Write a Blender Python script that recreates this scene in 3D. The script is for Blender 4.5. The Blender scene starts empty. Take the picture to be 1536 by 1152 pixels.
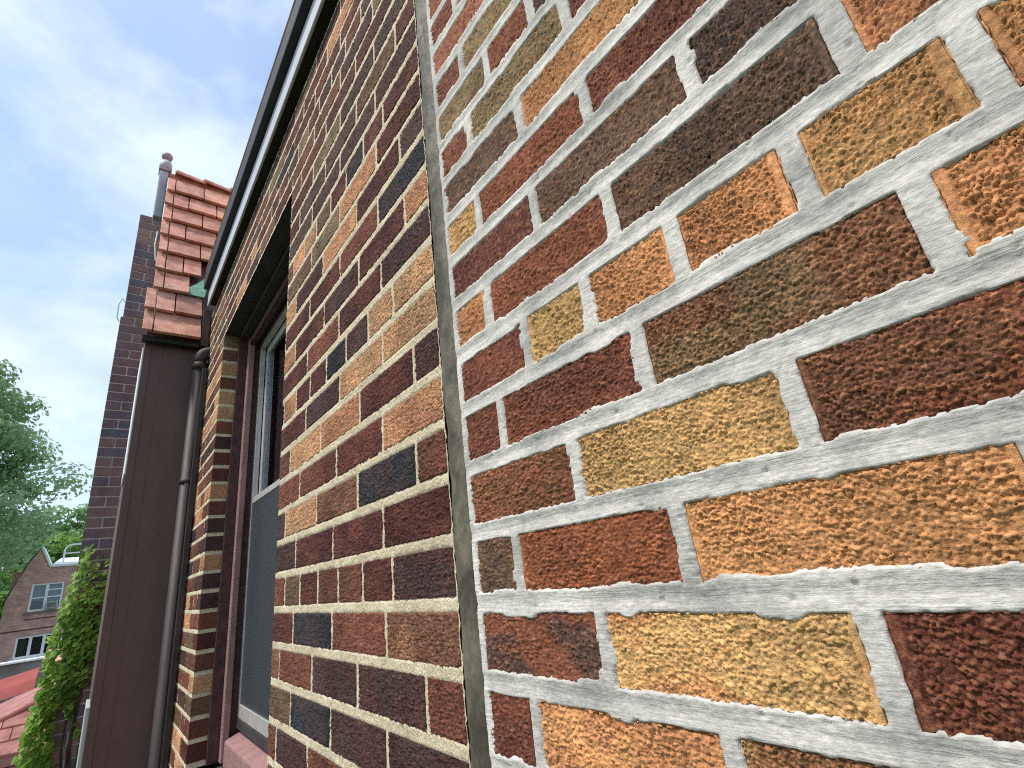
import bpy, math, random
import numpy as np
from mathutils import Matrix, Vector

random.seed(7)
RNG = np.random.default_rng(11)
SC = bpy.context.scene
COL = SC.collection
ZC = 5.0            # eye height above the ground
DW = 0.325          # eye distance from the wall

# ------------------------------------------------------------------ camera
cam_d = bpy.data.cameras.new('camera')
cam_d.sensor_fit = 'HORIZONTAL'
cam_d.sensor_width = 36.0
cam_d.lens = 36.0 * 737.23 / 1536.0
cam_d.clip_start = 0.01
cam_d.clip_end = 3000
cam = bpy.data.objects.new('camera', cam_d)
COL.objects.link(cam)
CR, CF, CU = (0.6114, 0.7827, -0.1164), (-0.7163, 0.6099, 0.3389), (0.3363, -0.1238, 0.9336)
cam.matrix_world = Matrix(((CR[0], CU[0], -CF[0], 0), (CR[1], CU[1], -CF[1], -DW),
                           (CR[2], CU[2], -CF[2], ZC), (0, 0, 0, 1)))
SC.camera = cam

# ------------------------------------------------------------------ sky, sun, exposure
SUN_EL, SUN_AZ = math.radians(59), math.radians(-9)   # azimuth measured from -Y towards -X
sun_dir = Vector((math.sin(SUN_AZ) * math.cos(SUN_EL), -math.cos(SUN_AZ) * math.cos(SUN_EL), math.sin(SUN_EL)))
world = bpy.data.worlds.new('World')
SC.world = world
world.use_nodes = True
wt = world.node_tree
wt.nodes.clear()
def wn(t): return wt.nodes.new(t)
sky = wn('ShaderNodeTexSky'); sky.sky_type = 'NISHITA'; sky.sun_disc = False
sky.sun_elevation = SUN_EL
sky.sun_rotation = math.atan2(sun_dir.x, sun_dir.y)
sky.air_density = 1.0; sky.dust_density = 1.2; sky.ozone_density = 1.5
tc = wn('ShaderNodeTexCoord')
mp = wn('ShaderNodeMapping'); mp.inputs['Scale'].default_value = (1.0, 1.0, 1.6)
mp.inputs['Location'].default_value = (0.35, 0.9, 0.2)
wt.links.new(tc.outputs['Generated'], mp.inputs['Vector'])
n1 = wn('ShaderNodeTexNoise'); n1.inputs['Scale'].default_value = 3.1; n1.inputs['Detail'].default_value = 9
n1.inputs['Roughness'].default_value = 0.58; n1.inputs['Distortion'].default_value = 0.2
wt.links.new(mp.outputs['Vector'], n1.inputs['Vector'])
rp = wn('ShaderNodeValToRGB')
rp.color_ramp.elements[0].position = 0.38; rp.color_ramp.elements[0].color = (0.24, 0.24, 0.24, 1)
rp.color_ramp.elements[1].position = 0.56; rp.color_ramp.elements[1].color = (0.93, 0.93, 0.93, 1)
wt.links.new(n1.outputs['Fac'], rp.inputs['Fac'])
n2 = wn('ShaderNodeTexNoise'); n2.inputs['Scale'].default_value = 7.0; n2.inputs['Detail'].default_value = 7
wt.links.new(mp.outputs['Vector'], n2.inputs['Vector'])
cc = wn('ShaderNodeValToRGB')
cc.color_ramp.elements[0].position = 0.3; cc.color_ramp.elements[0].color = (3.8, 4.7, 5.9, 1)
cc.color_ramp.elements[1].position = 0.72; cc.color_ramp.elements[1].color = (5.5, 6.2, 6.9, 1)
wt.links.new(n2.outputs['Fac'], cc.inputs['Fac'])
sk = wn('ShaderNodeMixRGB'); sk.blend_type = 'MULTIPLY'; sk.inputs[0].default_value = 1.0
sk.inputs[2].default_value = (1.45, 1.5, 1.5, 1)
wt.links.new(sky.outputs['Color'], sk.inputs[1])
mx = wn('ShaderNodeMixRGB')
wt.links.new(rp.outputs['Color'], mx.inputs['Fac'])
wt.links.new(sk.outputs['Color'], mx.inputs[1])
wt.links.new(cc.outputs['Color'], mx.inputs[2])
bg = wn('ShaderNodeBackground'); bg.inputs['Strength'].default_value = 0.132
wt.links.new(mx.outputs['Color'], bg.inputs['Color'])
wo = wn('ShaderNodeOutputWorld')
wt.links.new(bg.outputs['Background'], wo.inputs['Surface'])

sl = bpy.data.lights.new('sun', 'SUN'); sl.energy = 2.7; sl.angle = math.radians(7); sl.color = (1.0, 0.955, 0.89)
so = bpy.data.objects.new('sun', sl); COL.objects.link(so)
so.rotation_euler = (-sun_dir).to_track_quat('-Z', 'Y').to_euler()
so.location = (0, -20, 30)
SC.cycles.use_denoising = False; SC.cycles.filter_width = 1.1; SC.cycles.sample_clamp_indirect = 4.0
vs = SC.view_settings
vs.view_transform = 'Standard'; vs.look = 'None'; vs.gamma = 1.0; vs.exposure = 0.44; vs.use_curve_mapping = False

# ------------------------------------------------------------------ noise in numpy
def _h(ix, iy, s):
    a = (ix.astype(np.int64) * 374761393 + iy.astype(np.int64) * 668265263 + int(s) * 2147483647) & 0xffffffff
    a = ((a ^ (a >> 13)) * 1274126177) & 0xffffffff
    a = ((a ^ (a >> 16)) * 2246822519) & 0xffffffff
    return ((a ^ (a >> 15)) & 0xffffff) / float(0x1000000)
def vnoise(x, y, s=0):
    x, y = np.broadcast_arrays(x, y)
    ix, iy = np.floor(x), np.floor(y)
    fx, fy = x - ix, y - iy
    fx = fx * fx * (3 - 2 * fx); fy = fy * fy * (3 - 2 * fy)
    a, b, c, d = _h(ix, iy, s), _h(ix + 1, iy, s), _h(ix, iy + 1, s), _h(ix + 1, iy + 1, s)
    return (a * (1 - fx) + b * fx) * (1 - fy) + (c * (1 - fx) + d * fx) * fy
def fbm(x, y, s=0, o=3):
    r, a, t = 0, 1.0, 0
    for i in range(o):
        r = r + a * vnoise(x * 2 ** i, y * 2 ** i, s + i * 17); t += a; a *= .5
    return r / t
def worley(x, y, s=0, tilt=False):
    ix, iy = np.floor(x), np.floor(y)
    f1 = np.full(x.shape, 9.0); f2 = f1.copy(); cid = np.zeros(x.shape); tl = np.zeros(x.shape)
    for dx in (-1, 0, 1):
        for dy in (-1, 0, 1):
            cx, cy = ix + dx, iy + dy
            px, py = cx + .1 + .8 * _h(cx, cy, s), cy + .1 + .8 * _h(cx, cy, s + 5)
            d = np.hypot(px - x, py - y)
            near = d < f1
            f2 = np.where(near, f1, np.minimum(f2, d))
            cid = np.where(near, _h(cx, cy, s + 9), cid)
            if tilt: tl = np.where(near, (x - px) * (_h(cx, cy, s + 61) - .5) * 2 + (y - py) * (_h(cx, cy, s + 62) - .5) * 2, tl)
            f1 = np.where(near, d, f1)
    return (f1, f2, cid, tl) if tilt else (f1, f2, cid)
def sstep(a, b, x):
    t = np.clip((x - a) / (b - a), 0, 1); return t * t * (3 - 2 * t)
def lin(r, g, b):
    return tuple(((c / 255) / 12.92 if c <= 10 else ((c / 255 + .055) / 1.055) ** 2.4) for c in (r, g, b))

# ------------------------------------------------------------------ mesh helpers
def mesh_np(name, v, f, col=None, smooth=False):
    """v (n,3), f list of equal-length faces as (m,k) array"""
    v = np.asarray(v, np.float32); f = np.asarray(f, np.int32)
    m = bpy.data.meshes.new(name)
    m.vertices.add(len(v)); m.vertices.foreach_set('co', v.ravel())
    k = f.shape[1]
    m.loops.add(f.size); m.loops.foreach_set('vertex_index', f.ravel())
    m.polygons.add(len(f))
    m.polygons.foreach_set('loop_start', np.arange(0, f.size, k, dtype=np.int32))
    m.polygons.foreach_set('loop_total', np.full(len(f), k, np.int32))
    if smooth: m.polygons.foreach_set('use_smooth', np.ones(len(f), bool))
    if col is not None:
        a = m.color_attributes.new('col', 'FLOAT_COLOR', 'POINT')
        c = np.ones((len(v), 4), np.float32); c[:, :3] = col
        a.data.foreach_set('color', c.ravel())
    m.update(calc_edges=True); m.validate()
    return m
def link(name, mesh, mat=None, parent=None, loc=(0, 0, 0), rot=None):
    o = bpy.data.objects.new(name, mesh)
    COL.objects.link(o)
    if mesh is not None and mat is not None and not mesh.materials: mesh.materials.append(mat)
    o.location = loc
    if rot is not None: o.rotation_euler = rot
    if parent is not None: o.parent = parent
    return o
class MB:
    def __init__(s): s.v = []; s.f = []
    def add(s, vs, fs):
        n = len(s.v); s.v += [tuple(p) for p in vs]; s.f += [tuple(i + n for i in q) for q in fs]; return s
    def box(s, x0, x1, y0, y1, z0, z1):
        vs = [(x, y, z) for z in (z0, z1) for y in (y0, y1) for x in (x0, x1)]
        return s.add(vs, [(0, 2, 3, 1), (4, 5, 7, 6), (0, 1, 5, 4), (2, 6, 7, 3), (0, 4, 6, 2), (1, 3, 7, 5)])
    def hexa(s, a, b):
        """two quads of 4 points each, a below b, joined"""
        return s.add(list(a) + list(b), [(3, 2, 1, 0), (4, 5, 6, 7), (0, 1, 5, 4), (1, 2, 6, 5), (2, 3, 7, 6), (3, 0, 4, 7)])
    def tube(s, pts, r, n=10, caps=True):
        pts = [Vector(p) for p in pts]; rings = []
        rr = r if isinstance(r, (list, tuple)) else [r] * len(pts)
        up = None
        for i, p in enumerate(pts):
            t = (pts[min(i + 1, len(pts) - 1)] - pts[max(i - 1, 0)]).normalized()
            if up is None:
                up = Vector((0, 0, 1)) if abs(t.z) < .9 else Vector((0, 1, 0))
            a = t.cross(up).normalized(); b = a.cross(t).normalized(); up = b
            rings.append([p + (a * math.cos(2 * math.pi * k / n) + b * math.sin(2 * math.pi * k / n)) * rr[i] for k in range(n)])
        vs = [q for g in rings for q in g]; fs = []
        for i in range(len(rings) - 1):
            for k in range(n):
                fs.append((i * n + k, i * n + (k + 1) % n, (i + 1) * n + (k + 1) % n, (i + 1) * n + k))
        if caps:
            fs.append(tuple(range(n))[::-1]); fs.append(tuple((len(rings) - 1) * n + k for k in range(n)))
        return s.add(vs, fs)
    def lathe(s, prof, cx, cy, n=20):
        vs = [(cx + r * math.cos(2 * math.pi * k / n), cy + r * math.sin(2 * math.pi * k / n), z) for r, z in prof for k in range(n)]
        fs = [(i * n + k, i * n + (k + 1) % n, (i + 1) * n + (k + 1) % n, (i + 1) * n + k) for i in range(len(prof) - 1) for k in range(n)]
        return s.add(vs, fs)
    def build(s, name, mat, parent=None, bevel=0, smooth=False, origin=None):
        m = bpy.data.meshes.new(name)
        ox, oy, oz = origin if origin else (0, 0, 0)
        m.from_pydata([(a - ox, b - oy, c - oz) for a, b, c in s.v], [], s.f); m.update()
        if smooth:
            for p in m.polygons: p.use_smooth = True
        o = link(name, m, mat, parent, (ox, oy, oz))
        if bevel:
            b = o.modifiers.new('bevel', 'BEVEL'); b.width = bevel; b.segments = 2; b.limit_method = 'ANGLE'
        return o
def thing(name, label, cat, loc=(0, 0, 0), group=None):
    o = link(name, None, loc=loc); tag(o, label, cat, group); return o
def tag(o, label, cat, group=None):
    o['label'] = label; o['category'] = cat
    if group: o['group'] = group
    return o

# ------------------------------------------------------------------ materials
def mat_new(name):
    m = bpy.data.materials.new(name); m.use_nodes = True
    return m, m.node_tree, m.node_tree.nodes['Principled BSDF']
def nd(t, ty, **k):
    n = t.nodes.new(ty)
    for a, b in k.items():
        if a in n.inputs: n.inputs[a].default_value = b
        else: setattr(n, a, b)
    return n
def simple(name, rgb, rough=.6, noise=.12, scale=8.0, bump=.0, bscale=60.0, metal=0, stretch=None, spec=.4, rgb2=None, lo=.35, hi=.65, objrand=0):
    m, t, b = mat_new(name)
    co = nd(t, 'ShaderNodeTexCoord'); g = nd(t, 'ShaderNodeNewGeometry')
    mpn = nd(t, 'ShaderNodeMapping'); mpn.inputs['Scale'].default_value = stretch or (1, 1, 1)
    t.links.new(g.outputs['Position'], mpn.inputs['Vector'])
    n = nd(t, 'ShaderNodeTexNoise', Scale=scale, Detail=6.0, Roughness=.6)
    t.links.new(mpn.outputs['Vector'], n.inputs['Vector'])
    r = nd(t, 'ShaderNodeValToRGB')
    c2 = rgb2 or tuple(min(1, c * (1 + noise * 2)) for c in rgb)
    c1 = rgb if rgb2 else tuple(c * (1 - noise * 2) for c in rgb)
    r.color_ramp.elements[0].position = lo; r.color_ramp.elements[0].color = (*c1, 1)
    r.color_ramp.elements[1].position = hi; r.color_ramp.elements[1].color = (*c2, 1)
    t.links.new(n.outputs['Fac'], r.inputs['Fac'])
    if objrand:
        oi = nd(t, 'ShaderNodeObjectInfo')
        n5 = nd(t, 'ShaderNodeTexNoise', Scale=scale * .8, Detail=5.0, Roughness=.7); t.links.new(mpn.outputs['Vector'], n5.inputs['Vector'])
        r5 = nd(t, 'ShaderNodeValToRGB'); r5.color_ramp.elements[0].position = .38; r5.color_ramp.elements[0].color = (.70, .69, .67, 1)
        r5.color_ramp.elements[1].position = .56; r5.color_ramp.elements[1].color = (1, 1, 1, 1); t.links.new(n5.outputs['Fac'], r5.inputs['Fac'])
        mr = nd(t, 'ShaderNodeMapRange'); mr.inputs['To Min'].default_value = 1 - objrand; mr.inputs['To Max'].default_value = 1 + objrand
        t.links.new(oi.outputs['Random'], mr.inputs['Value'])
        m5 = nd(t, 'ShaderNodeMixRGB', blend_type='MULTIPLY'); m5.inputs[0].default_value = 1
        t.links.new(r.outputs['Color'], m5.inputs[1]); t.links.new(r5.outputs['Color'], m5.inputs[2])
        m6 = nd(t, 'ShaderNodeVectorMath', operation='SCALE'); t.links.new(m5.outputs['Color'], m6.inputs[0]); t.links.new(mr.outputs[0], m6.inputs['Scale'])
        t.links.new(m6.outputs[0], b.inputs['Base Color'])
    else: t.links.new(r.outputs['Color'], b.inputs['Base Color'])
    b.inputs['Roughness'].default_value = rough; b.inputs['Metallic'].default_value = metal
    b.inputs['Specular IOR Level'].default_value = spec
    if bump:
        n2 = nd(t, 'ShaderNodeTexNoise', Scale=bscale, Detail=5.0)
        t.links.new(mpn.outputs['Vector'], n2.inputs['Vector'])
        bp = nd(t, 'ShaderNodeBump', Strength=bump, Distance=.01)
        t.links.new(n2.outputs['Fac'], bp.inputs['Height']); t.links.new(bp.outputs['Normal'], b.inputs['Normal'])
    return m
def brick_mat(name, use_attr=True, cell=290.0, bdist=.0011, bstr=.9):
    m, t, b = mat_new(name)
    g = nd(t, 'ShaderNodeNewGeometry')
    if use_attr:
        src = nd(t, 'ShaderNodeAttribute', attribute_name='col').outputs['Color']
    else:
        src = nd(t, 'ShaderNodeObjectInfo').outputs['Color']
    n = nd(t, 'ShaderNodeTexNoise', Scale=130.0, Detail=6.0, Roughness=.7)
    t.links.new(g.outputs['Position'], n.inputs['Vector'])
    r = nd(t, 'ShaderNodeValToRGB')
    r.color_ramp.elements[0].position = .3; r.color_ramp.elements[0].color = (.62, .60, .60, 1)
    r.color_ramp.elements[1].position = .7; r.color_ramp.elements[1].color = (1.34, 1.32, 1.3, 1)
    t.links.new(n.outputs['Fac'], r.inputs['Fac'])
    mu = nd(t, 'ShaderNodeMixRGB', blend_type='MULTIPLY'); mu.inputs[0].default_value = 1
    t.links.new(src, mu.inputs[1]); t.links.new(r.outputs['Color'], mu.inputs[2])
    mp7 = nd(t, 'ShaderNodeMapping'); mp7.inputs['Scale'].default_value = (1, 1, .35); t.links.new(g.outputs['Position'], mp7.inputs['Vector'])
    n7 = nd(t, 'ShaderNodeTexNoise', Scale=7.0, Detail=7.0, Roughness=.65); t.links.new(mp7.outputs['Vector'], n7.inputs['Vector'])
    r7 = nd(t, 'ShaderNodeValToRGB'); r7.color_ramp.elements[0].position = .36; r7.color_ramp.elements[0].color = (.74, .74, .76, 1)
    r7.color_ramp.elements[1].position = .58; r7.color_ramp.elements[1].color = (1.08, 1.07, 1.06, 1); t.links.new(n7.outputs['Fac'], r7.inputs['Fac'])
    mu7 = nd(t, 'ShaderNodeMixRGB', blend_type='MULTIPLY'); mu7.inputs[0].default_value = 1
    t.links.new(mu.outputs['Color'], mu7.inputs[1]); t.links.new(r7.outputs['Color'], mu7.inputs[2]); mu = mu7
    t.links.new(mu.outputs['Color'], b.inputs['Base Color'])
    b.inputs['Roughness'].default_value = .88; b.inputs['Specular IOR Level'].default_value = .22
    v = nd(t, 'ShaderNodeTexVoronoi', Scale=cell); v.feature = 'F1'
    n3 = nd(t, 'ShaderNodeTexNoise', Scale=cell * 2.2, Detail=4.0)
    wv = nd(t, 'ShaderNodeMixRGB'); wv.inputs[0].default_value = .004
    t.links.new(g.outputs['Position'], wv.inputs[1]); t.links.new(n3.outputs['Color'], wv.inputs[2])
    t.links.new(g.outputs['Position'], n3.inputs['Vector'])
    t.links.new(wv.outputs['Color'], v.inputs['Vector'])
    ma = nd(t, 'ShaderNodeMath', operation='MULTIPLY_ADD'); ma.inputs[1].default_value = -1.0
    t.links.new(v.outputs['Distance'], ma.inputs[0]); t.links.new(n3.outputs['Fac'], ma.inputs[2])
    bp = nd(t, 'ShaderNodeBump', Strength=bstr, Distance=bdist)
    t.links.new(ma.outputs[0], bp.inputs['Height']); t.links.new(bp.outputs['Normal'], b.inputs['Normal'])
    return m
def mortar_mat(name, ca, cb, cd, grain, gd, stretch, brush=False):
    m, t, b = mat_new(name)
    g = nd(t, 'ShaderNodeNewGeometry')
    n = nd(t, 'ShaderNodeTexNoise', Scale=11.0, Detail=8.0, Roughness=.7)
    t.links.new(g.outputs['Position'], n.inputs['Vector'])
    r = nd(t, 'ShaderNodeValToRGB')
    e = r.color_ramp.elements
    e[0].position = .36; e[0].color = (*ca, 1); e[1].position = .62; e[1].color = (*cb, 1)
    t.links.new(n.outputs['Fac'], r.inputs['Fac'])
    mpn = nd(t, 'ShaderNodeMapping'); mpn.inputs['Scale'].default_value = stretch
    mpn.inputs['Rotation'].default_value = (0, .035, 0)
    t.links.new(g.outputs['Position'], mpn.inputs['Vector'])
    n2 = nd(t, 'ShaderNodeTexNoise', Scale=grain, Detail=6.0, Roughness=.7)
    t.links.new(mpn.outputs['Vector'], n2.inputs['Vector'])
    r2 = nd(t, 'ShaderNodeValToRGB')
    r2.color_ramp.elements[0].position = .28; r2.color_ramp.elements[0].color = (*cd, 1)
    r2.color_ramp.elements[1].position = .62; r2.color_ramp.elements[1].color = (1.12, 1.12, 1.12, 1)
    t.links.new(n2.outputs['Fac'], r2.inputs['Fac'])
    mu = nd(t, 'ShaderNodeMixRGB', blend_type='MULTIPLY'); mu.inputs[0].default_value = 1
    t.links.new(r.outputs['Color'], mu.inputs[1]); t.links.new(r2.outputs['Color'], mu.inputs[2])
    hsrc = n2.outputs['Fac']
    if brush:
        mp3 = nd(t, 'ShaderNodeMapping'); mp3.inputs['Scale'].default_value = (.07, 1, 1); mp3.inputs['Rotation'].default_value = (0, -.03, 0)
        t.links.new(g.outputs['Position'], mp3.inputs['Vector'])
        n4 = nd(t, 'ShaderNodeTexNoise', Scale=520.0, Detail=4.0, Roughness=.6, Distortion=.15); t.links.new(mp3.outputs['Vector'], n4.inputs['Vector'])
        r4 = nd(t, 'ShaderNodeValToRGB'); r4.color_ramp.elements[0].position = .34; r4.color_ramp.elements[0].color = (.82, .815, .805, 1)
        r4.color_ramp.elements[1].position = .56; r4.color_ramp.elements[1].color = (1.06, 1.06, 1.06, 1); t.links.new(n4.outputs['Fac'], r4.inputs['Fac'])
        mu2 = nd(t, 'ShaderNodeMixRGB', blend_type='MULTIPLY')
        n6 = nd(t, 'ShaderNodeTexNoise', Scale=9.0, Detail=3.0); t.links.new(g.outputs['Position'], n6.inputs['Vector'])
        mr6 = nd(t, 'ShaderNodeMapRange'); mr6.inputs['From Min'].default_value = .44; mr6.inputs['From Max'].default_value = .66; t.links.new(n6.outputs['Fac'], mr6.inputs['Value'])
        t.links.new(mr6.outputs[0], mu2.inputs[0]); t.links.new(mu.outputs['Color'], mu2.inputs[1]); t.links.new(r4.outputs['Color'], mu2.inputs[2]); mu = mu2
        ad4 = nd(t, 'ShaderNodeMath', operation='ADD'); t.links.new(n2.outputs['Fac'], ad4.inputs[0]); t.links.new(n4.outputs['Fac'], ad4.inputs[1]); hsrc = ad4.outputs[0]
    t.links.new(mu.outputs['Color'], b.inputs['Base Color'])
    b.inputs['Roughness'].default_value = .93; b.inputs['Specular IOR Level'].default_value = .15
    bp = nd(t, 'ShaderNodeBump', Strength=.8, Distance=gd)
    t.links.new(hsrc, bp.inputs['Height']); t.links.new(bp.outputs['Normal'], b.inputs['Normal'])
    return m
M = {}
M['brick'] = brick_mat('rough brick', cell=620.0, bdist=.0005)
M['brick_old'] = brick_mat('rug brick', cell=230.0, bdist=.0028, bstr=1.0)
M['brick_far'] = brick_mat('chimney brick', use_attr=False, cell=150.0, bdist=.0015)
M['mortar_new'] = mortar_mat('grey repointing mortar', (.39, .365, .33), (.74, .685, .61), (.72, .715, .70), 330.0, .0009, (.62, 1, 1.1), True)
M['mortar_old'] = mortar_mat('sandy beige mortar', (.66, .54, .37), (.92, .78, .55), (.48, .45, .40), 330.0, .0045, (1, 1, 1))
M['mortar_flare'] = mortar_mat('flare-pale mortar', (.46, .43, .40), (.60, .56, .52), (.7, .7, .7), 200.0, .001, (1, 1, 1))  # chimney mortar: lens flare put into the colour as a paler tone
M['sealant'] = simple('weathered joint sealant', lin(70, 64, 51), .7, .16, 18, .35, 120, rgb2=lin(116, 108, 90), stretch=(1, 1, .5), lo=.42, hi=.6)
M['bay_metal'] = simple('brown coated metal', lin(92, 68, 62), .5, .07, 5, .10, 7, spec=.5, stretch=(1, 2, .6))
M['pipe'] = simple('brown painted pipe', lin(50, 40, 37), .6, .14, 9, .2, 30, spec=.5, stretch=(2, 2, .5))
M['mauve'] = simple('mauve weathered paint', lin(142, 106, 102), .7, .1, 22, .5, 120, rgb2=lin(160, 120, 116))
M['frame_dark'] = simple('dark brown wood', lin(78, 48, 48), .65, .2, 30, .35, 120)
M['alu'] = simple('aluminium storm frame', lin(196, 190, 184), .38, .06, 20, .05, 100, metal=.35)
M['tile'] = simple('terracotta tile', lin(190, 130, 110), .8, .14, 14, .3, 110, rgb2=lin(214, 162, 140), objrand=.2)
M['tile_red'] = simple('red porch tile', lin(152, 98, 92), .8, .14, 6, .3, 60, rgb2=lin(178, 128, 120), objrand=.15)
M['copper'] = simple('verdigris copper', lin(132, 172, 150), .7, .12, 30, .2, 80)
M['gutter_white'] = simple('white gutter', lin(196, 196, 204), .5, .04, 10, .04, 50)
M['black'] = simple('black roof edge', lin(38, 40, 42), .6, .15, 20, .2, 80)
M['soffit'] = simple('dark soffit board', lin(56, 50, 50), .7, .15, 16, .2, 80)
M['grey_wood'] = simple('weathered grey sill board', lin(84, 78, 72), .85, .3, 9, .8, 40, stretch=(3, 16, 16), rgb2=lin(120, 112, 102))
M['slate'] = simple('grey finial paint', lin(168, 170, 178), .6, .08, 20, .1, 60)
M['ball'] = simple('brown finial ball', lin(156, 142, 148), .6, .08, 20, .1, 60)
M['white'] = simple('white paint', (.86, .86, .85), .5, .04, 3)
M['concrete'] = simple('grey concrete', lin(132, 120, 116), .9, .15, 1.2, .2, 12)
M['awning'] = simple('red awning', lin(150, 74, 66), .85, .08, 2)
M['fence'] = simple('green grey fence wood', lin(112, 112, 92), .85, .2, 5)
M['asphalt'] = simple('flat roof felt', (.10, .10, .105), .9, .15, 4, .2, 30)
M['ground'] = simple('lawn', (.05, .075, .025), .95, .3, .6, .3, 8)
M['grey'] = simple('appliance grey', lin(176, 176, 172), .5, .04, 5)
M['curtain'] = simple('grey blind fabric', lin(170, 176, 180), .9, .05, 5)
M['room'] = simple('dim room paint', lin(60, 58, 56), .95, .05, 3)
M['bark'] = simple('bark', (.07, .05, .035), .95, .3, 6, .5, 20)
def glass_mat(name, tint):
    m, t, b = mat_new(name)
    t.nodes.remove(b)
    tr = nd(t, 'ShaderNodeBsdfTransparent'); tr.inputs['Color'].default_value = (*tint, 1)
    gl = nd(t, 'ShaderNodeBsdfGlossy', Roughness=.02); gl.inputs['Color'].default_value = (.9, .95, 1, 1)
    fr = nd(t, 'ShaderNodeFresnel', IOR=1.52)
    ms = nd(t, 'ShaderNodeMixShader')
    t.links.new(fr.outputs[0], ms.inputs[0]); t.links.new(tr.outputs[0], ms.inputs[1]); t.links.new(gl.outputs[0], ms.inputs[2])
    t.links.new(ms.outputs[0], t.nodes['Material Output'].inputs['Surface'])
    return m
def screen_mat():
    m, t, b = mat_new('insect screen')
    b.inputs['Base Color'].default_value = (.060, .068, .074, 1); b.inputs['Roughness'].default_value = .6
    tr = nd(t, 'ShaderNodeBsdfTransparent'); ms = nd(t, 'ShaderNodeMixShader'); ms.inputs[0].default_value = .45
    t.links.new(tr.outputs[0], ms.inputs[1]); t.links.new(b.outputs[0], ms.inputs[2])
    t.links.new(ms.outputs[0], t.nodes['Material Output'].inputs['Surface'])
    return m
M['glass'] = glass_mat('window glass', (.80, .85, .88))
M['screen'] = screen_mat()
def leaf_mat(name, c1, c2, tl=.45):
    m, t, b = mat_new(name)
    at = nd(t, 'ShaderNodeAttribute', attribute_name='col')
    r = nd(t, 'ShaderNodeMixRGB'); r.inputs[1].default_value = (*c1, 1); r.inputs[2].default_value = (*c2, 1)
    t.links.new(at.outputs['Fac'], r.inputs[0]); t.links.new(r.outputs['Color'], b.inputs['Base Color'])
    b.inputs['Roughness'].default_value = .55; b.inputs['Specular IOR Level'].default_value = .3
    td = nd(t, 'ShaderNodeBsdfTranslucent'); t.links.new(r.outputs['Color'], td.inputs['Color'])
    ms = nd(t, 'ShaderNodeMixShader'); ms.inputs[0].default_value = tl
    t.links.new(b.outputs[0], ms.inputs[1]); t.links.new(td.outputs[0], ms.inputs[2])
    t.links.new(ms.outputs[0], t.nodes['Material Output'].inputs['Surface'])
    return m
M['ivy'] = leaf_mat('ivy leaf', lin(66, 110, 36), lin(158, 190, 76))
M['leaf_a'] = leaf_mat('leaf grey green', lin(118, 152, 106), lin(190, 214, 166))  # tree leaf colours lightened to stand in for haze and glare
M['leaf_b'] = leaf_mat('leaf mid green', lin(100, 138, 90), lin(152, 190, 130))
M['leaf_c'] = leaf_mat('leaf bright green', lin(82, 124, 52), lin(136, 176, 90))
def far_brick(name):
    m, t, b = mat_new(name)
    g = nd(t, 'ShaderNodeNewGeometry')
    mpn = nd(t, 'ShaderNodeMapping'); mpn.inputs['Rotation'].default_value = (0, 0, 0)
    cmb = nd(t, 'ShaderNodeSeparateXYZ'); c2 = nd(t, 'ShaderNodeCombineXYZ')
    ad = nd(t, 'ShaderNodeMath', operation='ADD')
    t.links.new(g.outputs['Position'], cmb.inputs[0])
    t.links.new(cmb.outputs['X'], ad.inputs[0]); t.links.new(cmb.outputs['Y'], ad.inputs[1])
    t.links.new(ad.outputs[0], c2.inputs['X']); t.links.new(cmb.outputs['Z'], c2.inputs['Y'])
    br = nd(t, 'ShaderNodeTexBrick', Scale=1.0); br.inputs['Brick Width'].default_value = .2; br.inputs['Row Height'].default_value = .0725
    br.inputs['Mortar Size'].default_value = .007
    br.inputs['Color1'].default_value = (*lin(212, 164, 156), 1); br.inputs['Color2'].default_value = (*lin(186, 140, 134), 1)  # brick colours paled: haze over the distant house painted in
    br.inputs['Mortar'].default_value = (*lin(196, 178, 168), 1)
    t.links.new(c2.outputs[0], br.inputs['Vector'])
    n = nd(t, 'ShaderNodeTexNoise', Scale=2.5, Detail=6.0); t.links.new(g.outputs['Position'], n.inputs['Vector'])
    r = nd(t, 'ShaderNodeValToRGB'); r.color_ramp.elements[0].position = .35; r.color_ramp.elements[0].color = (.8, .78, .78, 1)
    r.color_ramp.elements[1].position = .7; r.color_ramp.elements[1].color = (1.25, 1.2, 1.1, 1)
    t.links.new(n.outputs['Fac'], r.inputs['Fac'])
    mu = nd(t, 'ShaderNodeMixRGB', blend_type='MULTIPLY'); mu.inputs[0].default_value = 1
    t.links.new(br.outputs['Color'], mu.inputs[1]); t.links.new(r.outputs['Color'], mu.inputs[2])
    t.links.new(mu.outputs['Color'], b.inputs['Base Color']); b.inputs['Roughness'].default_value = .9
    return m
M['far_brick'] = far_brick('distant brickwork')

# ------------------------------------------------------------------ ground
g = MB(); n = 24; S_ = 900
g.add([(-S_ + 2 * S_ * i / n, -S_ + 2 * S_ * j / n, 0) for j in range(n + 1) for i in range(n + 1)],
      [(j * (n + 1) + i, j * (n + 1) + i + 1, (j + 1) * (n + 1) + i + 1, (j + 1) * (n + 1) + i) for j in range(n) for i in range(n)])
o = g.build('ground', M['ground']); o['kind'] = 'structure'

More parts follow.
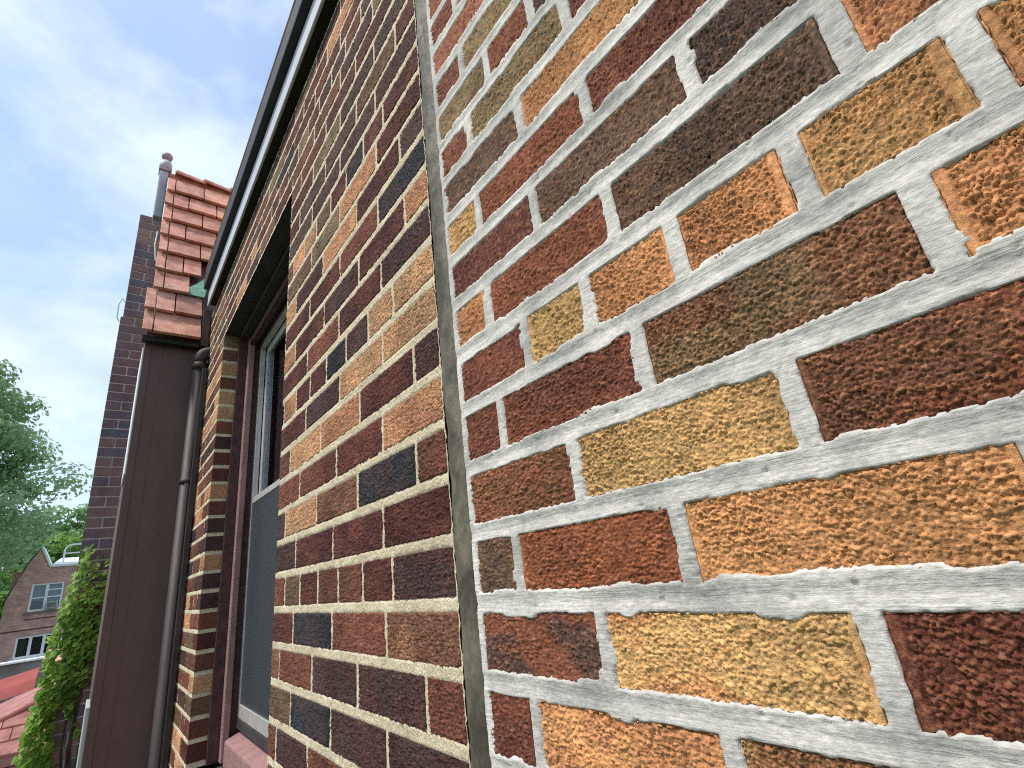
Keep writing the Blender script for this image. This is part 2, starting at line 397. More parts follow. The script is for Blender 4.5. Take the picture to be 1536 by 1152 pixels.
# ------------------------------------------------------------------ brick layout, read course by course
HC, Z0 = .0725, -.0375
def bedz(k, c):                      # height of bed joint k above the ground
    return ZC + Z0 + HC * (k if k <= 5 else k - c * (k - 5))
PAL = dict(M=(92, 51, 45), R=(134, 79, 57), S=(120, 68, 51), P=(84, 63, 58), B=(52, 55, 60), O=(208, 150, 98), T=(198, 154, 102),
           Y=(216, 174, 114), L=(122, 98, 70), W=(116, 76, 55), D=(98, 73, 57), Q=(156, 92, 60), K=(184, 124, 86), G=(142, 122, 88),
           N=(78, 63, 57), E=(100, 78, 66), F=(146, 92, 74), H=(150, 104, 70))
PAL = {k: np.array(lin(*v)) for k, v in PAL.items()}
MIXTO = dict(M='S', R='S', S='M', P='M', B='P', O='K', T='O', Y='T', L='W', W='R', D='N', Q='R', K='O', G='L', N='D', E='P', F='R', H='W')

# rows of the repointed wall: joints from the sealant rightwards, one colour per brick
RX0, RX1 = -.483, .80
R_even, R_odd, R_head = [-.407, -.215, -.022, .171, .365, .558, .751], [-.308, -.114, .080, .274, .468, .661], [-.351 + .0945 * i - .0945 for i in range(13)]
RC = {-3: 'SRO', -2: 'SOTR', -1: 'RYS', 0: 'DQO', 1: 'WYR', 2: 'SSWOW', 3: 'SYOKTO', 4: 'KRDKM', 5: 'MEN', 6: 'YRMW', 7: 'EOM',
      8: 'MGM', 9: 'GRP', 10: 'MGF', 11: 'FS', 12: 'MFE'}
RMIX = {(2, 2): 'L', (1, 2): 'W', (-1, 0): 'P', (5, 1): 'D', (5, 0): 'M', (7, 0): 'D', (3, 0): 'M', (2, 1): 'M', (6, 1): 'S', (-1, 1): 'O', (0, 2): 'O', (-2, 2): 'H'}
def row_R(k):
    if k % 6 == 3:
        j = [-.354 + .0915 * i for i in range(13)]; j = [u for u in j if u < RX1 - .03]
        if k == 3: j = [-.351, -.260, -.163, -.069, .022] + [.022 + .0945 * i for i in range(1, 9)]
    else:
        j = list(R_even if k % 2 == 0 else R_odd)
    return [RX0] + j + [RX1]
# rows of the older wall between window and sealant (joints run right to left in the list below)
LX1, WIN_R, WIN_L, BAYX = -.525, -1.322, -2.42, -3.0
LJ = {-4: [-1.261, -1.058, -.845, -.632], -3: [-1.168, -.943, -.725], -2: [-1.259, -1.042, -.825, -.611], -1: [-1.168, -.939, -.720],
      0: [-1.238, -1.128, -1.016, -.909, -.802, -.694], 1: [-1.165, -.936, -.720], 2: [-1.254, -1.033, -.818, -.607], 3: [-1.150, -.921, -.713],
      4: [-1.234, -1.013, -.805, -.599], 5: [-1.118, -.904, -.705], 6: [-1.200, -1.092, -.983, -.869, -.761, -.659], 7: [-1.119, -.909, -.702],
      8: [-1.222, -1.003, -.801, -.604], 9: [-1.109, -.904, -.707], 10: [-1.231, -1.016, -.810, -.609], 11: [-1.108, -.907, -.707],
      12: [-1.27, -1.17, -1.07, -.967, -.867, -.768, -.671]}
LCOL = {-4: 'RPRMP', -3: 'LBPP', -2: 'HRPPR', -1: 'MBRH', 0: 'RLMWWMP', 1: 'PMMM', 2: 'PTHBW', 3: 'RRSO', 4: 'WTOMP', 5: 'MPTT',
        6: 'OMMBPTT', 7: 'MRMP', 8: 'OMPMO', 9: 'MMRB', 10: 'OPOME', 11: 'LGOM', 12: 'LOTLMBM'}
def row_L(k):
    """full joint list from the bay to the sealant; the window is cut out later"""
    j = LJ.get(k)
    if j is None:
        if k % 6 == 0: j = [-1.27 + .1 * i for i in range(8)]
        elif k % 2: j = [-1.11, -.905, -.705]
        else: j = [-1.225, -1.01, -.805, -.605]
    first = j[0]; left = []
    step = .106 if k % 6 == 0 else .212
    u = first - step
    while u > BAYX + .03: left.append(u); u -= step
    return [BAYX] + left[::-1] + j + [LX1]
HEAD_ROW, SILL_ROW = 17, -7

def du_of(u): return .0012 * (1 + (u / DW) ** 2)
def dz_of(z, u=0.): return .0012 * math.sqrt(1 + ((z - ZC) / DW) ** 2 + .6 * (u / DW) ** 2)
BANDS = {(3, 4): (5, 12), (3, 3): (4, 11), (3, 5): (9, 0), (2, 3): (10, 0), (-1, 2): (10, 0), (4, 2): (3, 10), (1, 2): (6, 0), (-2, 0): (0, 5), (3, 2): (0, 4), (-1, 1): (0, 6), (4, 3): (6, 0), (2, 2): (4, 0)}
def brick_obj(u0, u1, z0, z1, code, code2, parent, mat, style, seed, depth=.012, band=None):
    um, zm = (u0 + u1) / 2, (z0 + z1) / 2
    du = min(max(du_of(um) * .62, .00074), (u1 - u0) / 6); dz = min(max(dz_of(zm, um) * .62, .00074), (z1 - z0) / 5)
    if style == 'out': du, dz = .006, .006
    nu, nz = max(6, int((u1 - u0) / du)), max(5, int((z1 - z0) / dz))
    u = np.concatenate([[u0, u0 + .001], np.linspace(u0, u1, nu + 1)[1:-1], [u1 - .001, u1]])
    z = np.concatenate([[z0, z0 + .001], np.linspace(z0, z1, nz + 1)[1:-1], [z1 - .001, z1]])
    nu, nz = len(u) - 1, len(z) - 1
    U, Z = np.meshgrid(u, z)
    mm = 1000.0
    x, y = U * mm, Z * mm
    eu = np.minimum(U - u0, u1 - U) * mm; ez = np.minimum(Z - z0, z1 - Z) * mm
    e = np.minimum(eu, ez)
    rr = random.Random(seed)
    pale = code in 'OTYKGH'
    if style == 'old':
        cell, amp = 4.6, 1.7
    else:
        cell, amp = (rr.uniform(2.5, 3.1), rr.uniform(1.3, 1.7)) if pale else (rr.uniform(2.7, 3.4), rr.uniform(1.05, 1.4))
    wx = x + 1.3 * (vnoise(x / 5, y / 5, seed + 1) - .5) + .9 * (vnoise(x / 1.9, y / 1.9, seed + 13) - .5)
    wy = y + 1.3 * (vnoise(x / 5, y / 5, seed + 2) - .5) + .9 * (vnoise(x / 1.9, y / 1.9, seed + 14) - .5)
    f1, f2, cid, tl = worley(wx / cell, wy / cell, seed + 3, True)
    g1, g2, gid, gt = worley(wx / (cell * .50), wy / (cell * .53), seed + 23, True)
    dome = (1 - .55 * np.clip(f1 / .8, 0, 1) ** 2) * sstep(0, .24, f2 - f1)
    lump = dome * (.28 + .95 * cid) + .34 * tl + (.14 * gid + .20 * gt)
    patch = fbm(x / 22, y / 16, seed + 4, 3)
    keep = rr.uniform(.70, .92) + .30 * (sstep(.34, .52, patch) - .3)
    if style == 'old': keep = .7 + .3 * keep
    pf, _, pid = worley(wx / 6.5, wy / 6.0, seed + 43)
    h = amp * (1.25 if style == 'old' else 1.8) * (lump * keep - .68) - (0 if style == 'old' else 1) * np.where(pid > .72, 1.8 * np.exp(-(pf / .16) ** 2), 0) + 1.0 * (fbm(x / 16, y / 12, seed + 5, 2) - .5)
    # smooth die-drag margins at one or both ends of some bricks
    if style != 'old':
        for side in (0, 1):
            rnd_band = rr.random() < .25, rr.uniform(4, 8)
            if (band is not None and band[side]) or (band is None and rnd_band[0]):
                wd = .62 * (band[side] if band is not None else rnd_band[1])
                dd = (U - u0 if side == 0 else u1 - U) * mm + 2.0 * (vnoise(x * 0 + 3, y / 9, seed + 6 + side) - .5)
                k = sstep(wd, wd + 1.0, dd)
                h = h * k + (1 - k) * (.55 + .25 * (vnoise(x / 14, y / 5, seed + 8) - .5))
                h = h - 1.1 * np.exp(-((dd - wd - .6) / .9) ** 2)
    h = h - .8 * np.exp(-(e / .8) ** 2)
    # ragged outline
    bx = (fbm(x / 9, y / 7, seed + 10, 2) - .5) * .0016; bz = (fbm(x / 14, y / 9, seed + 11, 2) - .5) * .0018
    if style == 'old': bx, bz = bx * .5, bz * .7
    Ux, Zx = U + bx * np.exp(-(eu / 6) ** 2), Z + bz * np.exp(-(ez / 6) ** 2)
    Vf = np.stack([Ux - um, -h / mm, Zx - zm], -1).reshape(-1, 3)
    # colour of the clay: two tones in irregular patches, a darker flashed rim now and then
    c1, c2 = PAL[code], PAL[code2]
    p2 = sstep(.44, .60, fbm(x / 55, y / 40, seed + 12, 3))[..., None] * (.95 if code2 != MIXTO[code] else .55)
    cb = c1 * (1 - p2) + c2 * p2
    sp = (.42 * sstep(.55, .95, gid) + .30 * sstep(.7, .9, cid))[..., None]
    cb = cb * (1 - sp) + sp * (.55 * c2 + .45 * np.array(lin(176, 128, 88)) * (1.0 if not pale else 1.15)) if style != 'old' else cb
    big = fbm(x / 70, y / 60, seed + 71, 2)
    cb = cb * (0.88 + .26 * rr.random()) * (1 + .55 * (cid - .5) + .35 * (gid - .5) + .4 * (big - .5))[..., None]
    if style == 'old': cb = (cb * .84 + .16 * cb.mean(-1, keepdims=True)) * (1.08, 1.0, 1.0)
    else: cb = cb * (1.10 if pale else 1.26)
    cb = cb.reshape(-1, 3)
    n0 = (nu + 1)
    idx = np.arange((nu + 1) * (nz + 1)).reshape(nz + 1, nu + 1)
    F = np.stack([idx[:-1, :-1], idx[:-1, 1:], idx[1:, 1:], idx[1:, :-1]], -1).reshape(-1, 4)
    ring = np.concatenate([idx[0, :], idx[1:, -1], idx[-1, -2::-1], idx[-2:0:-1, 0]])
    back = Vf[ring].copy(); back[:, 1] = depth
    nb = len(Vf); L = len(ring)
    a = np.arange(L); b2 = (a + 1) % L
    F2 = np.stack([nb + b2, nb + a, nb + L + a, nb + L + b2], -1)
    V = np.concatenate([Vf, Vf[ring], back]); mean = np.repeat(cb.mean(0)[None], 2 * L, 0); C = np.concatenate([cb, mean])
    me = mesh_np('brick', V, np.concatenate([F, F2]), C, smooth=True)
    return link('brick', me, mat, parent, (um, 0, zm))

def mortar_sheet(name, us, zs, rows, beds, gv, gu, style, mat, parent, seed, hole=None):
    """height field of the pointing: flush in the joints, sunk behind the bricks"""
    us, zs = np.asarray(us), np.asarray(zs)
    U, Z = np.meshgrid(us, zs)
    SD = np.full(U.shape, .004); LOW = np.zeros(U.shape); T = np.zeros(U.shape)
    for k, js in rows.items():
        zb, zt = beds[k], beds[k + 1]
        sel = np.where((zs >= zb) & (zs < zt))[0]
        if not len(sel): continue
        zz = zs[sel][:, None]
        j = np.array(js); i = np.clip(np.searchsorted(j, us) - 1, 0, len(j) - 2)
        a, b = j[i] + gu / 2, j[i + 1] - gu / 2
        du = np.maximum(a - us, us - b)[None, :]
        lo, hi = zb + gv / 2, zt - gv / 2
        dz = np.maximum(lo - zz, zz - hi)
        SD[sel] = np.maximum(du, dz)
        LOW[sel] = ((lo - zz) > du) * np.exp(-((lo - zz) / .004) ** 2)
        T[sel] = np.clip(1 - np.minimum(np.abs(zz - zb), np.abs(zz - zt)) / (gv / 2), 0, 1) + 0 * us[None, :]
    mm = 1000.; x, y, sd = U * mm, Z * mm, SD * mm
    if style == 'new':
        big = sstep(.66, .74, fbm(x / 46, y / 30, seed + 31, 2))
        rag = 2.6 * (fbm(x / 22, y / 18, seed, 2) - .5) + (1.3 + 2.6 * LOW) * (fbm(x / 3.4, y / 3.0, seed + 3, 2) - .5) + 3.5 * big
        s = sd + rag + 1.0 * LOW + .25
        h = -6 + 6.5 * sstep(-1.2, .3, s)
        body = sstep(-.2, 1.2, s)
        h += body * (1.6 * (fbm(x / 45, y / 26, seed + 5, 3) - .5) - 1.2 * T * (.5 + fbm(x / 90, y / 90, seed + 2, 1)) + .32 * (vnoise(x / 26, (y + x * .03) / 1.4, seed + 6) - .5)
                     + .9 * (fbm(x / 3.6, y / 3.2, seed + 7, 3) - .5) + .5 * LOW)
        g1_, g2_, gid_ = worley((x + 6 * vnoise(x / 9, y / 9, seed + 51)) / 85, (y + 6 * vnoise(x / 9, y / 9, seed + 52)) / 60, seed + 50)
        h -= body * 1.0 * np.exp(-((g2_ - g1_) * 70 / .8) ** 2) * (gid_ > .45)
        # small voids and cracks
        f1, f2, cid = worley(x / 34, y / 30, seed + 8)
        h -= body * np.where(cid > .72, 2.4 * np.exp(-(f1 / .055) ** 2), 0)
    else:
        rag = 2.4 * (fbm(x / 14, y / 14, seed, 2) - .5)
        s = sd + rag
        h = -5 + 4.2 * sstep(-2.0, .2, s) + sstep(0, 2, s) * (3.4 * (fbm(x / 5, y / 5, seed + 5, 3) - .5) - .4 * T)
    V = np.stack([U, -h / mm, Z], -1).reshape(-1, 3)
    idx = np.arange(U.size).reshape(U.shape)
    F = np.stack([idx[:-1, :-1], idx[:-1, 1:], idx[1:, 1:], idx[1:, :-1]], -1)
    if hole:
        cu, cz = (us[:-1] + us[1:]) / 2, (zs[:-1] + zs[1:]) / 2
        ok = ~(((cu > hole[0]) & (cu < hole[1]))[None, :] & ((cz > hole[2]) & (cz < hole[3]))[:, None])
        F = F[ok]
    me = mesh_np(name, V, F.reshape(-1, 4), smooth=True)
    return link(name, me, mat, parent)
def walk(a, b, step, lim):
    out = [a]
    while out[-1] < b: out.append(out[-1] + min(max(step(out[-1]), .0012), lim))
    out[-1] = b
    return out

# ------------------------------------------------------------------ the repointed house wall
house_a = thing('brick_house', 'near wall of rough tan, orange and red bricks in wide smeared grey pointing', 'house', (0, 0, 0))
kR = list(range(-6, 22))
bedsR = {k: bedz(k, .062) for k in range(-6, 23)}
rowsR = {k: row_R(k) for k in kR}
gvR, guR = .0188, .0146
rnd = random.Random(5)
for k in kR:
    js = rowsR[k]; cs = RC.get(k, '')
    for i in range(len(js) - 1):
        u0, u1 = js[i] + (guR / 2 if i else .004), js[i + 1] - guR / 2
        code = cs[i] if i < len(cs) else rnd.choices('MRSPOTYLWDQKEN', (5, 6, 6, 3, 6, 5, 3, 3, 4, 3, 4, 3, 3, 2))[0]
        mix = RMIX.get((k, i), MIXTO[code])
        out = u0 > .12 or k < -3
        brick_obj(u0, u1, bedsR[k] + gvR / 2 + rnd.uniform(-.0008, .0008), bedsR[k + 1] - gvR / 2 + rnd.uniform(-.0008, .0008),
                  code, mix, house_a, M['brick'], 'out' if out else 'new', 100 + (k + 10) * 37 + i * 7, band=BANDS.get((k, i)))
zs = walk(bedsR[-6], bedsR[22], lambda z: dz_of(z) * 1.15, .012)
us = walk(RX0 - .002, .14, lambda u: du_of(u) * 1.15, .012); us = us + list(np.arange(.146, RX1, .006))
mortar_sheet('mortar', us, zs, rowsR, bedsR, gvR, guR, 'new', M['mortar_new'], house_a, 900)
m = MB().box(RX0, 3.0, .02, .30, 0, bedsR[-6] + .01).build('lower_wall', M['far_brick'], house_a)
m = MB().box(RX1 + .002, 3.0, -.001, .30, bedsR[-6] + .012, bedsR[22]).build('side_wall', M['far_brick'], house_a)

# ------------------------------------------------------------------ the older house
house_b = thing('brick_house', 'older brick house with window, beige mortar, dark maroon and blue-black bricks and tiled bay', 'house', (-1.5, 0, 0))
def child(o):           # keep world place under the older house's empty
    return o
def eb(name, parent):   # an empty part placed at the world origin
    return link(name, None, None, parent, (0, 0, 0))
house_b.location = (0, 0, 0)
wall_b = eb('wall', house_b)
kL = list(range(-9, 22))
bedsL = {k: bedz(k, .030) for k in range(-9, 23)}
rowsL = {k: row_L(k) for k in kL}
gvL, guL = .0158, .0090
Z_HEAD, Z_SILL = bedsL[HEAD_ROW] - .004, bedsL[SILL_ROW] - .012
rnd = random.Random(9)
for k in kL:
    js = rowsL[k]
    n_near = len(LJ[k]) + 1 if k in LJ else 0
    in_win = SILL_ROW <= k < HEAD_ROW
    cs = LCOL.get(k, '')
    for i in range(len(js) - 1):
        u0, u1 = js[i] + (guL / 2 if i else .002), js[i + 1] - (guL / 2 if i < len(js) - 2 else .003)
        ci = i - (len(js) - 1 - n_near)
        if in_win:
            if u0 < WIN_R < u1: u0 = WIN_R
            if u0 < WIN_L < u1: u1 = WIN_L
            elif u1 <= WIN_L and WIN_L - u1 < .068: u1 = WIN_L
            if u0 >= WIN_L - .001 and u1 <= WIN_R + .001: continue
            if u1 - u0 < (.055 if u0 < WIN_L else .02):
                continue
        if k > 12:
            code = rnd.choices('MPSELNGOWB', (6, 4, 5, 4, 3, 2, 3, 2.5, 5, .5))[0]
        elif u1 < WIN_L + .01:
            code = rnd.choices('MSPROLWTB', (6, 4, 4, 4, 4, 3, 3, 2, 1))[0]
        else:
            code = rnd.choices('MPSELNOWB', (7, 5, 4, 3, 3, 2, 2, 3, 1))[0]
        if n_near and ci >= 0 and ci < len(cs): code = cs[ci]
        corner = in_win and abs(u1 - WIN_L) < .002
        brick_obj(u0, u1, bedsL[k] + gvL / 2 + rnd.uniform(-.001, .001), bedsL[k + 1] - gvL / 2 + rnd.uniform(-.001, .001),
                  code, MIXTO[code], wall_b, M['brick_old'], 'old', 5000 + (k + 12) * 41 + i * 7, depth=.098 if corner else .014)
zs = walk(bedsL[-9], bedsL[22], lambda z: .0036 if z < ZC + .6 else .0048, .005)
us = np.unique(np.concatenate([np.arange(BAYX, WIN_L, .01), [WIN_L - .004], np.arange(WIN_L, WIN_R, .012), [WIN_R], np.arange(WIN_R + .003, LX1, .0036), [LX1]]))
mortar_sheet('mortar', us, zs, rowsL, bedsL, gvL, guL, 'old', M['mortar_old'], wall_b, 1900, hole=(WIN_L - .004, WIN_R, Z_SILL, Z_HEAD))
# masonry returning into the far jamb, head and near jamb
jm = MB().box(WIN_L - .09, WIN_L - .0035, .0022, .099, Z_SILL, Z_HEAD)
jm.build('jamb_mortar', M['mortar_old'], wall_b)
MB().box(WIN_R + .002, WIN_R + .09, .006, .30, Z_SILL, Z_HEAD).build('near_jamb', M['far_brick'], wall_b)
MB().box(WIN_L - .02, WIN_R + .02, .004, .10, Z_HEAD + .001, Z_HEAD + .012).build('lintel', M['soffit'], wall_b)
MB().box(-8, LX1, .03, .30, 0, bedsL[-9] + .01).build('lower_wall', M['far_brick'], wall_b)
MB().box(-9.0, BAYX - .002, .0, .30, bedsL[-9] + .012, bedsL[22]).build('far_wall', M['far_brick'], wall_b)
# masonry core behind everything so that no light leaks
MB().box(-9, WIN_L - .10, .302, .34, 0, bedsL[22] + .4).box(WIN_R + .10, 3, .302, .34, 0, bedsL[22] + .4) \
    .box(WIN_L - .10, WIN_R + .10, .302, .34, Z_HEAD + .08, bedsL[22] + .4).box(WIN_L - .10, WIN_R + .10, .302, .34, 0, Z_SILL - .02).build('wall_core', M['room'], wall_b)

# sealant bead between the two houses
sv = []; nx = 12; zz = np.arange(bedsL[-9], bedsL[22], .006)
tt = np.linspace(-1, 1, nx + 1)
ZZ, TT = np.meshgrid(zz, tt, indexing='ij')
uc = -.504 + .0022 * (fbm(ZZ * 6, ZZ * 0, 3, 2) - .5) * 2
half = .0160 + .0075 * (fbm(ZZ * 22 + TT, TT * 1.5, 8, 2) - .5)
prof = .0035 * np.sqrt(np.clip(1 - TT ** 2, 0, 1)) - .002 + .0030 * (fbm(ZZ * 30, TT * 2, 21, 3) - .5) + .0014 * (vnoise(ZZ * 60, TT * .6, 31) - .5)
prof -= .0035 * np.exp(-((TT - .15 * np.sin(ZZ * 9)) / .16) ** 2) * sstep(.5, .7, fbm(ZZ * 7, ZZ * 0 + 4, 12, 2))
V = np.stack([uc + TT * (half + .004), -prof, ZZ], -1).reshape(-1, 3)
idx = np.arange(ZZ.size).reshape(ZZ.shape)
F = np.stack([idx[:-1, :-1], idx[:-1, 1:], idx[1:, 1:], idx[1:, :-1]], -1).reshape(-1, 4)
link('joint_sealant', mesh_np('joint_sealant', V, F, smooth=True), M['sealant'], house_b)

# ------------------------------------------------------------------ window
win = eb('window', house_b)
zh, zs_ = Z_HEAD, Z_SILL
MB().box(WIN_L + .0, WIN_L + .016, .062, .10, zs_, zh).build('frame', M['frame_dark'], win, .002)
MB().box(WIN_L + .0, WIN_L + .05, .1003, .125, zs_, zh).build('frame', M['mauve'], win, .004)
MB().box(WIN_L + .0, WIN_L + .03, .1255, .20, zs_, zh - .0).build('frame', M['frame_dark'], win, .002)
MB().box(WIN_R - .05, WIN_R, .1003, .20, zs_, zh).build('frame', M['frame_dark'], win, .002)
# head: mould, board, stop
MB().box(WIN_L + .051, WIN_R - .051, .062, .10, zh - .022, zh).build('frame', M['soffit'], win, .002)
MB().box(WIN_L + .051, WIN_R - .051, .1003, .125, zh - .055, zh).build('frame', M['frame_dark'], win, .003)
MB().box(WIN_L + .031, WIN_R - .051, .1255, .20, zh - .03, zh).build('frame', M['soffit'], win, .002)
# aluminium storm sash
xl, xr, yb, yt = WIN_L + .032, WIN_R - .052, ZC - .425, zh - .034
ya = .150
zm_ = ZC + .375
MB().box(xl, xl + .022, ya, ya + .022, yb, yt).box(xr - .022, xr, ya, ya + .022, yb, yt).box(xl + .023, xr - .023, ya, ya + .022, yb, yb + .045) \
    .box(xl + .023, xr - .023, ya, ya + .022, yt - .03, yt).build('storm_frame', M['alu'], win, .002)
MB().box(xl + .023, xr - .023, ya + .002, ya + .03, zm_ - .011, zm_ + .014).build('meeting_rail', M['alu'], win, .002)
up = MB().box(xl + .026, xl + .052, ya + .024, ya + .04, zm_ + .015, yt - .032).box(xr - .052, xr - .026, ya + .024, ya + .04, zm_ + .015, yt - .032) \
    .box(xl + .053, xr - .053, ya + .024, ya + .04, yt - .068, yt - .032)
up.build('upper_sash', M['alu'], win, .002)
MB().box(xl + .0225, xr - .0225, ya + .0095, ya + .0125, yb + .0455, zm_ - .0115).build('pane', M['glass'], win)
MB().box(xl + .0525, xr - .0525, ya + .030, ya + .033, zm_ + .0145, yt - .0685).build('pane', M['glass'], win)
MB().box(xl + .0225, xr - .0225, ya + .0045, ya + .0055, yb + .0455, zm_ - .0115).build('insect_screen', M['screen'], win)
MB().box(xl + .0, xr, .188, .204, yb + .02, yb + .085).box(xl, xl + .05, .188, .204, yb + .086, zm_).box(xr - .05, xr, .188, .204, yb + .086, zm_).build('inner_sash', M['alu'], win, .002)
# blind folds behind the glass
fo = MB(); nf = 70
for i in range(nf):
    xa, xb = xl + (xr - xl) * i / nf, xl + (xr - xl) * (i + 1) / nf
    ya_, yb_ = .240 + .010 * math.sin(i * 1.9), .240 + .010 * math.sin((i + 1) * 1.9)
    fo.add([(xa, ya_, yb), (xb, yb_, yb), (xb, yb_, yt), (xa, ya_, yt)], [(0, 1, 2, 3)])
fo.build('blind', M['curtain'], win, smooth=True)
MB().box(WIN_L - .3, WIN_R + .3, .9, .92, zs_ - .3, zh + .3).box(WIN_L - .3, WIN_L - .28, .345, .9, zs_ - .3, zh + .3).box(WIN_R + .28, WIN_R + .3, .345, .9, zs_ - .3, zh + .3) \
    .box(WIN_L - .28, WIN_R + .28, .345, .9, zh + .28, zh + .3).box(WIN_L - .28, WIN_R + .28, .345, .9, zs_ - .3, zs_ - .28).build('room', M['room'], win)
# sills: mauve timber sub-sill with a groove, weathered board below
zt = ZC - .455
sx0, sx1 = WIN_L + .056, WIN_R - .001
a = [(sx0, .108, zt - .115), (sx1, .108, zt - .115), (sx1, .20, zt - .115), (sx0, .20, zt - .115)]
b = [(sx0, .108, zt - .03), (sx1, .108, zt - .03), (sx1, .20, zt), (sx0, .20, zt)]
MB().hexa(a, b).build('sill', M['mauve'], win, .006)
for i, xx in enumerate((-1.62, -1.50)):
    MB().hexa([(xx, .106, zt - .03), (xx + .012, .106, zt - .03), (xx + .012, .19, zt - .005), (xx, .19, zt - .005)],
              [(xx, .106, zt - .0275), (xx + .012, .106, zt - .0275), (xx + .012, .19, zt + .0005), (xx, .19, zt + .0005)]).build('sill_crack', M['soffit'], win)
MB().box(WIN_L + .002, WIN_R - .002, .145, .20, zt + .001, yb - .001).build('sill_gap', M['soffit'], win)
zb_ = ZC - .572
MB().hexa([(WIN_L - .0, -.022, zb_ - .05), (WIN_R - .001, -.022, zb_ - .05), (WIN_R - .001, .20, zb_ - .05), (WIN_L - .0, .20, zb_ - .05)],
          [(WIN_L - .0, -.022, zb_ - .012), (WIN_R - .001, -.022, zb_ - .012), (WIN_R - .001, .20, zb_ + .012), (WIN_L - .0, .20, zb_ + .012)]).build('lower_sill', M['grey_wood'], win, .003)

# ------------------------------------------------------------------ eave of the main roof
eave = eb('eave', house_b)
ze = bedsL[22]
ze = ZC + 1.545
ex0, ex1 = -2.865, 3.0
ze = ZC + 1.535
MB().box(ex0, ex1, -.026, .30, ze + .012, ze + .03).build('soffit', M['soffit'], eave, .002)
MB().box(ex0 - .004, ex1, -.036, -.0265, ze, ze + .105).build('gutter', M['gutter_white'], eave, .003)
MB().box(ex0 - .010, ex1, -.062, .02, ze + .107, ze + .205).build('roof_edge', M['black'], eave, .005)
MB().hexa([(ex0 - .01, -.040, ze + .217), (ex1, -.040, ze + .217), (ex1, 3.0, ze + 2.2), (ex0 - .01, 3.0, ze + 2.2)],
          [(ex0 - .01, -.062, ze + .235), (ex1, -.062, ze + .235), (ex1, 3.0, ze + 2.24), (ex0 - .01, 3.0, ze + 2.24)]).build('roof', M['tile'], eave)

# ------------------------------------------------------------------ gabled bay beyond the window
bay = eb('bay', house_b)
yo = -.283
XR, ZR = -3.5, ZC + 2.86
MB().box(-4.05, BAYX, yo, -.002, 0, ZC + 1.43).build('side_panel', M['bay_metal'], bay, .004)
MB().box(BAYX, BAYX + .003, yo - .002, yo + .030, 0, ZC + 1.415).build('corner_trim', M['bay_metal'], bay, .002)
MB().box(BAYX + .0, BAYX + .0015, yo + .075, yo + .079, 0, ZC + 1.41).build('seam', M['bay_metal'], bay)
MB().box(BAYX - .35, BAYX - .012, yo - .009, yo - .001, ZC + .62, ZC + 1.30).build('casing', M['white'], bay, .003)
MB().box(BAYX - .30, BAYX - .010, yo - .016, yo - .001, 0, ZC - .36).build('casing', M['grey'], bay, .003)
# gable wall under the roof
MB().add([(-2.99, yo + .02, ZC + 1.43), (-4.0, yo + .02, ZC + 1.43), (XR, yo + .02, ZR - .04), (-2.99, .9, ZC + 1.43), (-4.0, .9, ZC + 1.43), (XR, .9, ZR - .04)],
         [(0, 1, 2), (3, 5, 4), (0, 2, 5, 3), (1, 4, 5, 2)]).build('gable', M['bay_metal'], bay)
# courses of tiles on the slope that faces the camera
ex, ez_ = -2.93, ZC + 1.335
sv_ = Vector((XR - ex, 0, ZR - ez_)); slen = sv_.length; sv_.normalize()
nv_ = Vector((-sv_.z, 0, sv_.x));
if nv_.x < 0: nv_ = -nv_
ncr = 9; expo = slen / (ncr + .45)
rt = random.Random(3)
def tile_piece(name, s0, s1, y0, y1, lift, th, parent, mat):
    """slab lying on the slope from s0 (lower edge) to s1, kicked up at its lower edge"""
    o_ = Vector((ex, 0, ez_))
    def P(s, y, n): return tuple(o_ + sv_ * s + nv_ * n + Vector((0, y, 0)))
    a = [P(s0, y0, lift), P(s0, y1, lift), P(s1, y1, 0.0), P(s1, y0, 0.0)]
    b = [P(s0, y0, lift + th), P(s0, y1, lift + th), P(s1, y1, th * .8), P(s1, y0, th * .8)]
    c = tuple(sum((Vector(q) for q in a + b), Vector()) / 8)
    return MB().hexa(b, a).build(name, mat, parent, .002, origin=c)
droof = bay
for c in range(ncr):
    s0 = c * expo + rt.uniform(-.004, .004); s1 = s0 + expo * 1.12
    flare = .022 if c < 2 else 0.0
    yv0 = yo - .010 - flare + (.000 if c % 2 else .004)
    cuts = [yv0, yv0 + .048 + rt.uniform(-.004, .004)]
    big = [.16, .175, .15]
    y = cuts[-1] + (.088 if c % 2 else .17)
    if c == 0: cuts += [-.045]
    else:
        while y < .55:
            cuts.append(y); y += rt.uniform(.145, .18)
    ymax = -.045 if c < 2 else (-.115 if c == 2 else -.06 if c == 3 else .55)
    cuts = [q for q in cuts if q < ymax - .02] + [ymax]
    for i in range(len(cuts) - 1):
        tile_piece('tile', s0 + rt.uniform(-.003, .003), s1, cuts[i] + .003, cuts[i + 1] - .003, .026 + rt.uniform(0, .006), .020, droof, M['tile'])
